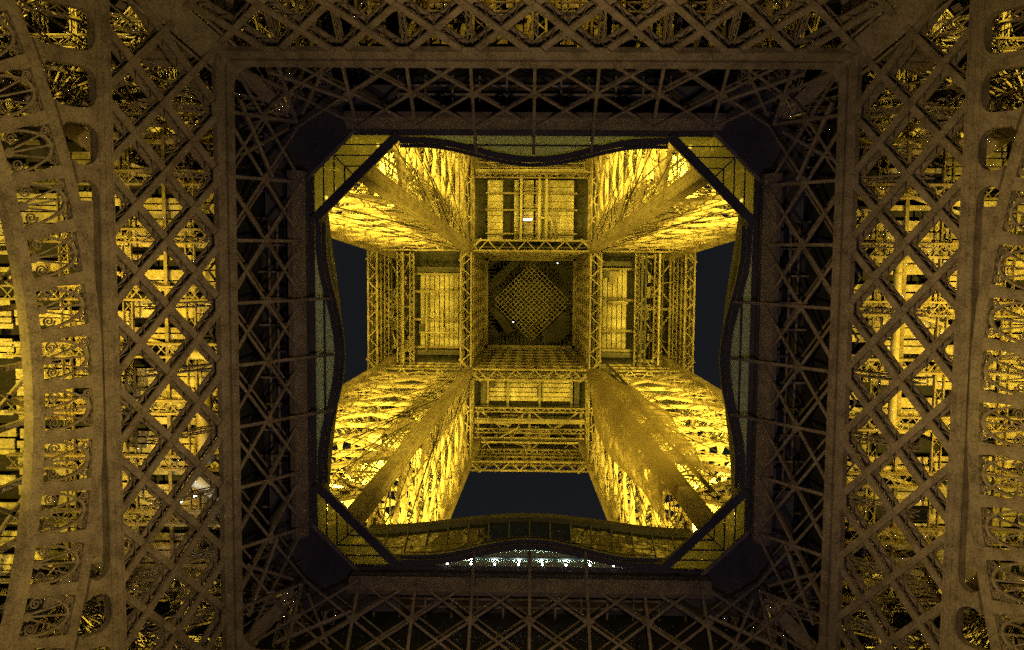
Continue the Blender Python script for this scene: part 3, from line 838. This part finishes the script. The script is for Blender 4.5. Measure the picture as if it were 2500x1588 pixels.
def deck_bay(rz, label, x0, x1, planks_along, pw, y0=-6.2, y1=6.2, extras=True, seed=1):
    rng = random.Random(seed)
    t = thing('deck_bay', label, 'deck bay', 'plank bays under the second floor', (0, 0, 0), rz)
    z = 118.3
    if planks_along == 'y':
        n = int((x1-x0)/pw)
        for k in range(n):
            MB().box(x0 + k*pw + .05, x0 + (k+1)*pw - .05, y0, y1, z + rng.uniform(0, .05), z + .2).build('plank', DECKM, t)
    else:
        n = int((y1-y0)/pw)
        for k in range(n):
            MB().box(x0, x1, y0 + k*pw + .05, y0 + (k+1)*pw - .05, z + rng.uniform(0, .05), z + .2).build('plank', DECKM, t)
    for f in (0, .38, .76, 1):
        y = y0 + (y1-y0)*f
        MB().box(x0-.6, x1+.3, y-.14, y+.14, z-.5, z-.02).build('joist', IRON, t)
    MB().box(x0-.5, x0-.2, y0-.4, y1+.4, z-.55, z).build('joist', IRON, t)
    for q in range(3):
        yy = rng.uniform(y0, y1-1); xx = rng.uniform(x0, x1-1.2)
        MB().box(xx, xx + rng.uniform(.5, 1.4), yy, yy + rng.uniform(.3, 1.1), z-.35, z-.1).build('junction_box', rng.choice((IRON, DARKM)), t)
    MB().box(x0-.4, x1+.2, y1 + .25, y1 + .9, z-.6, z-.1).build('cable_tray', DARKM, t)
    MB().box(x0-.4, x1+.2, y0 - 1.0, y0 - .35, z-.4, z).build('cable_tray', DARKM, t)
    return t
deck_bay(PI, 'bright yellow plank bay left of the central square', 8.6, 14.6, 'y', .62, -5.2, 4.2, seed=3)
deck_bay(0, 'bright yellow plank bay right of the central square', 8.6, 12.8, 'y', .62, -5.0, 5.4, seed=5)
deck_bay(PI/2, 'bright yellow plank bay below the central square', 8.6, 12.6, 'y', .6, -5.4, 5.4, seed=8)

# bay above the central square: separate panels, dark slots, a ladder truss, a pipe and a tube lamp
t = thing('deck_bay', 'plank bay above the central square with dark slots and a white tube lamp', 'deck bay', 'plank bays under the second floor')
z = 118.2
for x0, x1 in ((-5.6, -3.6), (-2.2, -1.6), (-1.0, .3), (.5, 1.9), (2.0, 5.4)):
    y = -16.2
    while y < -8.9:
        d = .9 if x1 - x0 > 1 else 1.5
        MB().box(x0 + .03, x1 - .03, y + .03, min(y + d, -8.6) - .03, z + random.uniform(0, .1), z + .3).build('panel', DECKM, t)
        y += d
for x in (-1.3, 1.0, 1.9): MB().box(x-.16, x+.16, -17.4, -8.4, z-.9, z-.5).build('joist', PIPEM, t)
for k in range(8): MB().bar((-1.3, -17 + k*1.05, z-.7), (1.0, -17 + (k+1)*1.05 if k % 2 else -17 + k*1.05, z-.7), .1, .1).build('rung', IRON, t)
for y in (-12.4, -14.5, -9.4): MB().box(-5.8, 5.8, y-.1, y+.1, z-.45, z-.15).build('joist', IRON, t)
lampt = thing('tube_lamp', 'short bright white tube lamp in the bay above the central square', 'lamp', None, (-.45, -11.2, z-.2))
MB().box(-.55, .55, -.12, .12, -.06, .0).build('tube', TUBEW, lampt); MB().box(-.6, .6, -.16, .16, 0, .08).build('housing', DARKM, lampt)
# trusses crossing the outer ends of the bays
def bay_truss(rz, label, xa, xb):
    t = thing('cross_truss', label, 'truss', 'cross trusses at the outer ends of the bays', (0, 0, 0), rz)
    z = 117.0
    for y in (-6.6, 0, 6.6): MB().bar((xa, y, z), (xb, y, z), .3, .3).build('strut', IRON, t)
    for a, b in (((xa, -6.6, z), (xb, 0, z)), ((xa, 0, z), (xb, -6.6, z)), ((xa, 6.6, z), (xb, 0, z)), ((xa, 0, z), (xb, 6.6, z))):
        MB().bar(a, b, .18, .18).build('diagonal_bar', IRON, t)
    rng = random.Random(int(rz*10) + 3)
    for x in (xa, (xa+xb)/2, xb): MB().lattice((x, -7, z-.5), (x, 7, z-.5), .5, .5, (0, 0, 1), .12, .07, .7).build('cross_beam', IRON, t)
    for q in range(9):
        x = rng.uniform(xa, xb); zz = z + rng.uniform(-2.5, 1.6); MB().bar((x, -7, zz), (x + rng.uniform(-.1, .1), 7, zz), rng.choice((.1, .16, .24)), .15).build('pipe_run', rng.choice((IRON, DARKM, PIPEM)), t)
    for q in range(16):
        y0 = rng.uniform(-6.8, 6.8); zz = z + rng.uniform(-3.0, 1.4)
        MB().bar((rng.uniform(xa, xb), y0, zz), (rng.uniform(xa, xb), y0 + rng.uniform(-3, 3), zz + rng.uniform(-.6, .6)), .12, .12).build('tie_bar', rng.choice((IRON, IRON, DARKM)), t)
    for q in range(5):
        y0 = rng.uniform(-6.2, 4.4); x0 = rng.uniform(xa, xb-1.2)
        MB().box(x0, x0 + rng.uniform(.6, 1.3), y0, y0 + rng.uniform(.8, 2.2), z + 1.0 + q*.05, z + 1.03 + q*.05).build('soffit_board', DECKM, t)
bay_truss(0, 'crossed truss at the right end of the right plank bay', 13.4, 18.2)
bay_truss(PI/2, 'crossed truss below the lower plank bay above the night sky', 13.0, 18.4)
bay_truss(PI, 'crossed truss at the left end of the left plank bay', 15.0, 18.2)
bay_truss(3*PI/2, 'crossed truss at the top end of the upper plank bay', 16.6, 18.4)
# pipes under the left bay
for i, (pts, r, lb) in enumerate((([(-13.3, -1.5, 117.6), (-13.3, 5.6, 117.6)], .16, 'upright pipe under the left plank bay beside the joist'),
                                 ([(-14.2, 3.3, 117.4), (-9, 3.3, 117.4)], .15, 'pipe crossing the lower part of the left plank bay'),
                                 ([(-11.3, 0.2, 117.5), (-11.2, 2.6, 117.5), (-10.9, 2.9, 117.3)], .13, 'short bent pipe under the left plank bay'),
                                 ([(9.8, -.8, 117.5), (11.8, -.9, 117.5), (12.4, -.7, 117.5)], .16, 'short pale pipe under the right plank bay'),
                                 ([(2.6, -9, 117.4), (2.6, -11.0, 117.4), (2.2, -11.4, 117.4), (.9, -11.4, 117.4)], .17, 'bent pipe under the upper plank bay'))):
    tag(MB().tube(pts, r, 8).build('pipe', PIPEM, None, True), lb, 'pipe', 'pipes under the second floor')

# central shaft
t = thing('central_shaft', 'dark latticed shaft rising in the middle of the second floor', 'shaft')
for k in range(4):
    R_ = Matrix.Rotation(k*PI/2, 3, 'Z')
    mb = MB()
    lo_h, hi_h, lo_x, hi_x = 112.3, 128.0, 7.2, 6.15
    nn = 9; mm = 8
    def W(u, f): 
        x = lo_x + (hi_x-lo_x)*f; return R_ @ V(x, u*x, lo_h + (hi_h-lo_h)*f)
    for a in range(mm):
        for b in range(nn):
            u0, u1 = -1 + 2*b/nn, -1 + 2*(b+1)/nn; f0, f1 = a/mm, (a+1)/mm
            nr = R_ @ V(1, 0, 0)
            mb.bar(W(u0, f0), W(u1, f1), .14, .08, nr); mb.bar(W(u1, f0), W(u0, f1), .14, .08, nr)
        mb.bar(W(-1, a/mm), W(1, a/mm), .2, .14, R_ @ V(1, 0, 0))
    mb.build('lattice_wall', IRON, t)
    mb = MB(); mb.prism([R_ @ V(7.6, -7.6, 112.6), R_ @ V(7.6, 7.6, 112.6), R_ @ V(6.7, 6.7, 128.2), R_ @ V(6.7, -6.7, 128.2)], R_ @ V(.15, 0, 0))
    mb.build('cladding', DARKM, t)
    mb = MB(); a, b = R_ @ V(6.1, -6.3, 127.6), R_ @ V(6.1, 6.3, 127.6); mb.bar(a, b, .5, .5, (0, 0, 1)); mb.build('top_beam', IRON, t)
    mb = MB(); a, b = R_ @ V(5.4, -6.3, 128.6), R_ @ V(5.4, 6.3, 128.6)
    for q in range(26):
        p = a.lerp(b, q/25); d = (R_ @ V(.55, 0, 0)); mb.bar(p - d, p + d, .16, .1, (0, 0, 1))
    mb.build('grating', SLABM, t, kind='stuff')
mb = MB().box(-7, 7, -7, 7, 134, 134.3); mb.build('shaft_ceiling', DARKM, t)
pts = [(-3.2, 5.8), (3.2, 5.8), (5.8, 3.2), (5.8, -3.2), (3.2, -5.8), (-3.2, -5.8), (-5.8, -3.2), (-5.8, 3.2)]
MB().prism([V(2.0, 5.9, 130.2), V(4.2, 5.6, 130.2), V(5.9, 3.9, 130.2), V(5.6, 1.6, 130.2), V(3.5, 1.2, 130.2), V(1.4, 3.2, 130.2)], (0, 0, .3)).build('shaft_plate', DARKM, t)
MB().prism([V(-5.8, 1.2, 130.0), V(-4.9, .6, 130.0), V(-2.2, 4.0, 130.0), V(-3.2, 4.6, 130.0)], (0, 0, .3)).build('shaft_plate', DARKM, t)
MB().prism([V(-5.8, -3.0, 130.0), V(-2.6, -5.8, 130.0), V(-1.4, -5.6, 130.0), V(-5.6, -1.4, 130.0)], (0, 0, .3)).build('shaft_plate', DARKM, t)
MB().prism([V(0, -4.6, 131.2), V(4.6, 0, 131.2), V(0, 4.6, 131.2), V(-4.6, 0, 131.2)], (0, 0, .3)).build('shaft_plate', SLABM, t)
for x, y, w in ((-2.3, 2.4, 'lower left'), (3.6, -5.6, 'upper right')):
    lt = thing('shaft_lamp', 'tiny white lamp in the %s part of the dark shaft' % w, 'lamp', 'lamps in the shaft', (x, y, 124.5))
    MB().prism([(.12*math.cos(2*PI*a/8), .12*math.sin(2*PI*a/8), 0) for a in range(8)], (0, 0, .2)).build('housing', DARKM, lt)
    MB().prism([(.07*math.cos(2*PI*a/8), .07*math.sin(2*PI*a/8), -.03) for a in range(8)], (0, 0, .025)).build('lens', TUBEW, lt)
    MB().bar((0, 0, .2), (0, 0, 5.5), .03, .03, (1, 0, 0)).build('cable', ROPE, lt)
t = thing('grid_netting', 'diamond of square wire netting in the middle of the dark shaft', 'netting', None, (0.15, -.1, 128.8), PI/4)
Hn = 3.85; n = 16
mw = MB().bar((-Hn, 0, 0), (Hn, 0, 0), .11, .06).mesh('wire', IRON)
for k in range(n):
    v = -Hn + 2*Hn*k/(n-1)
    put('wire', mw, t, None, (0, v, 0)); put('wire', mw, t, None, (v, 0, .06), (0, 0, PI/2))

# ------------------------------------------------------------------ lower piers and the outer soffit of the first floor
def li(h): return AB + SL*(HB - h)
def build_foot():
    t = thing('pier_foot', 'x', 'pier foot', 'pier feet below the first floor')
    def cp(c, h):
        i = li(h) + .8; o = i + 16.0; return [V(i, i, h), V(o, i, h), V(o, o, h), V(i, o, h)][c]
    hs = [40, 46, 51.5, 56.5, 61.5, 66.0]
    for c in (1, 2, 3):
        MB().bar(cp(c, 38), cp(c, 66), 1.1, 1.1, V(1, 1, 0)).build('column', IRON, t)
    for c0, c1, nr in ((0, 1, V(0, 1, 0)), (1, 2, V(1, 0, 0)), (2, 3, V(0, 1, 0)), (3, 0, V(1, 0, 0))):
        for k in range(len(hs)-1):
            a0, b0, a1, b1 = cp(c0, hs[k]), cp(c1, hs[k]), cp(c0, hs[k+1]), cp(c1, hs[k+1])
            for p, q in ((a0, b1), (b0, a1)): MB().lattice(p, q, .7, .7, nr, .12, .07, .8).build('diagonal_brace', IRON, t)
            MB().lattice(a0, b0, .6, .6, V(0, 0, 1), .12, .07, .7).build('cross_beam', IRON, t)
            mb = MB()
            for f in (.2, .4, .6, .8): mb.bar(a0.lerp(b0, f), a1.lerp(b1, f), .1, .1, nr)
            for f in (0, .2, .4, .6, .8): mb.bar(a0.lerp(b0, f), a1.lerp(b1, f + .2), .07, .07, nr)
            mb.build('tie_frame', IRON, t)
    for h in hs[1:]:
        p = [cp(c, h) for c in range(4)]
        for a, b in ((p[0], p[2]), (p[1], p[3])): MB().lattice(a, b, .5, .6, V(0, 0, 1), .12, .07, .9).build('diaphragm_beam', IRON, t)
        mb = MB()
        for f in (.25, .5, .75):
            mb.lattice(p[0].lerp(p[1], f), p[3].lerp(p[2], f), .35, .4, V(0, 0, 1), .09, .06, .7); mb.lattice(p[0].lerp(p[3], f), p[1].lerp(p[2], f), .35, .4, V(0, 0, 1), .09, .06, .7)
        mb.build('diaphragm_frame', IRON, t)
    rng = random.Random(4)
    for k in range(5):
        x, y = rng.uniform(21, 32), rng.uniform(21, 32); w = rng.uniform(1.2, 2.4)
        mb = MB().box(x-w, x+w, y-w*.6, y+w*.6, 63.6 + k*.35, 63.8 + k*.35); mb.build('landing', DECKM, t)
    for k in range(14):
        a = V(rng.uniform(19, 33), rng.uniform(19, 33), rng.uniform(52, 63)); b = a + V(rng.uniform(-7, 7), rng.uniform(-7, 7), rng.uniform(1, 6))
        pts = [a.lerp(b, q/6) - V(0, 0, 1.2*math.sin(PI*q/6)) for q in range(7)]
        MB().tube(pts, .05, 5).build('cable', ROPE if k % 2 else IRON, t)
    return t
f0 = build_foot()
for k in range(4):
    o = f0 if k == 0 else copy_tree(f0)
    o.rotation_euler.z = k*PI/2; o['label'] = 'latticed pier foot filling the %s corner of the photo' % cl[k]

def build_soffit(rz, nm, seed):
    rng = random.Random(seed)
    t = thing('floor_soffit', {'left': 'yellow lit plank soffit behind the left lattice girder', 'right': 'yellow lit plank soffit behind the right lattice girder',
              'top': 'dim plank soffit behind the lattice girder at the top edge', 'bottom': 'dim plank soffit behind the rail at the bottom edge'}[nm], 'soffit', 'plank soffits of the first floor', (0, 0, 0), rz)
    z = 64.4
    xa = 19.8
    spans = [(21.4, 23.6), (23.8, 28.0), (28.2, 32.4), (32.6, 36.6), (36.8, 41)]
    for x0, x1 in spans:
        y = -18.0
        while y < 18:
            w = rng.choice((.45, .6, .8))
            if rng.random() < .72:
                zz = z + rng.uniform(-.25, .2)
                MB().box(x0, x1, y + .05, y + w - .05, zz, zz + .16).build('plank', DECKM, t)
            y += w
    for x in (23.7, 28.1, 32.5):
        MB().lattice((x, -19, z-.8), (x, 19, z-.8), .2, .6, V(1, 0, 0), .09, .05, .8).build('cross_truss', IRON, t)
    for i in range(-4, 5):
        y = i*PITCH + .3
        mb = MB(); mb.lattice((20.3, y, z-1.6), (36.5, y, z-1.6), .4, .9, V(0, 1, 0), .14, .08, .8); mb.build('main_joist', IRON, t)
        if rng.random() < .7: MB().bar((20, y-1.6, z-.6), (30, y + 1.7, z-.6), .25, .2).build('diagonal_bar', PIPEM, t)
    for i in range(-5, 6):
        y = i*PITCH - .6
        MB().bar((34.6, y, 55.5), (34.6, y, z-.2), .35, .35, (1, 0, 0)).build('post', PIPEM, t)
        MB().bar((34.6, y, 55.8), (34.6, y + PITCH*(1 if i % 2 else -1), z-.6), .28, .2, (1, 0, 0)).build('diagonal_bar', PIPEM, t)
    for x in (20.6, 25.6, 30.5): MB().box(x-.12, x+.12, -18.5, 18.5, z-.42, z-.16).build('joist', IRON, t)
    return t
for (rz, nm), sd_ in zip(SIDES, (21, 22, 23, 24)): build_soffit(rz, nm, sd_)
# round ducts and tanks hanging under the left soffit, boxes under the right one
for i, (p, q, r, lb) in enumerate((((-28.6, -1.6, 61.5), (-28.6, 6.5, 61.5), .75, 'fat yellow duct behind the left scrollwork arch'),
        ((-22.4, 2.6, 62.3), (-22.4, 7.4, 62.3), .5, 'upright yellow duct behind the left lattice girder'),
        ((-23.4, 8.2, 62.0), (-20.6, 10.0, 62.0), .6, 'slanting yellow duct behind the lower left girder'),
        ((-24.0, 0.0, 62.6), (-20.8, 0.0, 62.6), .28, 'thin level pipe behind the left lattice girder'),
        ((24.5, -8.5, 62.4), (24.5, 6.5, 62.4), .3, 'long thin pipe behind the right lattice girder'))):
    pts = [Vector(p).lerp(Vector(q), k/6) for k in range(7)]
    mb = MB().tube(pts, r, 14)
    for k in (1, 3, 5): mb.tube([pts[k] - (Vector(q)-Vector(p)).normalized()*.1, pts[k] + (Vector(q)-Vector(p)).normalized()*.1], r*1.07, 14)
    tag(mb.build('duct', PIPEM, None, True), lb, 'duct', 'ducts under the first floor')

# floodlights that light the soffits and pier feet
for k, (rz, nm) in enumerate(SIDES):
    pw = {'left': 4200, 'right': 3600, 'top': 1800, 'bottom': 1500}[nm]
    for q in ((-1, 1) if nm in ('left', 'right') else (0,)):
        loc = rotz((30.0, q*5.0, 55.0), k); tg_ = rotz((26.0, q*3.0, 64), k)
        floodlight(loc, tg_, pw, AMBER, 'sodium floodlight under the %s soffit, %s one' % (nm, {-1: 'first', 1: 'second', 0: 'single'}[q]), 140, .6)
    loc = rotz((36.5, 36.5, 46), k); floodlight(loc, rotz((25, 25, 64), k), 210000, SODIUM, 'sodium floodlight inside the %s pier foot' % cl[k], 95, .7)

# white work lamps behind the lower left girder
for (x, y, z), w in (((-23.6, 9.6, 60.6), 'larger'), ((-22.6, 9.3, 60.6), 'smaller')):
    t = thing('work_lamp', 'bright bluish white work lamp behind the lower left girder, the %s of two' % w, 'lamp', 'white work lamps', (x, y, z))
    r_ = .16 if w == 'larger' else .1
    MB().prism([(r_*1.2*math.cos(2*PI*a/10), r_*1.2*math.sin(2*PI*a/10), 0) for a in range(10)], (0, 0, .25)).build('housing', DARKM, t)
    MB().prism([(r_*math.cos(2*PI*a/10), r_*math.sin(2*PI*a/10), -.03) for a in range(10)], (0, 0, .025)).build('lens', LEDW, t)
    MB().bar((0, 0, .25), (0, 0, 2.4), .08, .08, (1, 0, 0)).build('bracket', DARKM, t)
    lamp_point(t, (0, 0, -.3), 60, (.8, .95, 1), .1)

# unseen fill floodlights added on the paving: aimed at the girders and arches, two outside the arches, one dim one near the middle
for k in range(4):
    nm = SIDES[k][1]
    floodlight(rotz((-10, 0, -.9), k), rotz((40, 0, 42), k), 100000, WARM, 'unseen fill floodlight on the paving aimed at the %s girder' % nm, 64, 1.0, 'added fill floodlights on the paving')
    if nm in ('left', 'right'):
        floodlight(rotz((38.8, 1, 57), k), rotz((37.5, 0, 64), k), 3200, SODIUM, 'added fill floodlight at the outer edge of the %s soffit' % nm, 150, .5)  # added to brighten the far end of the soffit
        floodlight(rotz((40, 0, -.9), k), rotz((35.5, 0, 46), k), 150000, SODIUM, 'added fill floodlight on the paving outside the %s arch' % nm, 29, .7, 'added fill floodlights on the paving')  # added to brighten the arch soffit from below
floodlight((3, 5, -.9), (1, 0, 60), 9500, (.84, .64, .95), 'added pinkish fill floodlight near the middle of the paving', 70, .9, 'added fill floodlights on the paving')  # added mauve fill for the ring bracing

# ------------------------------------------------------------------ sampling help: the first-floor slab already parts the two storeys,
# so the lamps above it need not be tried for the ironwork below it, nor the other way round (same picture, less noise)
bpy.context.view_layer.update()
LOWER = ('lattice_girder', 'scrollwork_arch', 'floor_edge_bracing', 'corner_bracing', 'pier_foot', 'floor_soffit', 'duct', 'ground', 'first_floor_slab', 'work_lamp')
BOTH = ('opening_rim', 'glass_floor', 'pavilion', 'corner_glazing')
col_low = bpy.data.collections.new('below_first_floor'); col_up = bpy.data.collections.new('above_first_floor')
for o in list(COL.objects):
    if o.type != 'MESH': continue
    r = o
    while r.parent: r = r.parent
    nm = r.name.split('.')[0]
    low = nm in LOWER or (nm == 'floodlight' and r.location.z < 62)
    if low or nm in BOTH: col_low.objects.link(o)
    if not low: col_up.objects.link(o)
def near_collection(name, kinds):
    c = bpy.data.collections.new(name)
    for o in list(COL.objects):
        if o.type != 'MESH': continue
        r = o
        while r.parent: r = r.parent
        if r.name.split('.')[0] in kinds: c.objects.link(o)
    return c
col_edge = near_collection('opening_edge', ('opening_rim', 'glass_floor', 'corner_glazing', 'pavilion', 'spot_lamp', 'fill_strip', 'corner_fill'))
col_soff = near_collection('soffit_parts', ('floor_soffit', 'duct', 'pier_foot', 'work_lamp'))
col_shaft = near_collection('shaft_parts', ('central_shaft', 'grid_netting', 'shaft_lamp'))
for o in list(COL.objects):
    if o.type == 'LIGHT' and o.data.type != 'SUN':
        r = o.parent.name.split('.')[0]
        o.light_linking.receiver_collection = (col_edge if r in ('spot_lamp', 'fill_strip', 'corner_fill') else col_soff if r == 'work_lamp' or (r == 'floodlight' and 40 < o.matrix_world.translation.z < 62)
                                               else col_up if o.matrix_world.translation.z > 62 else col_low)
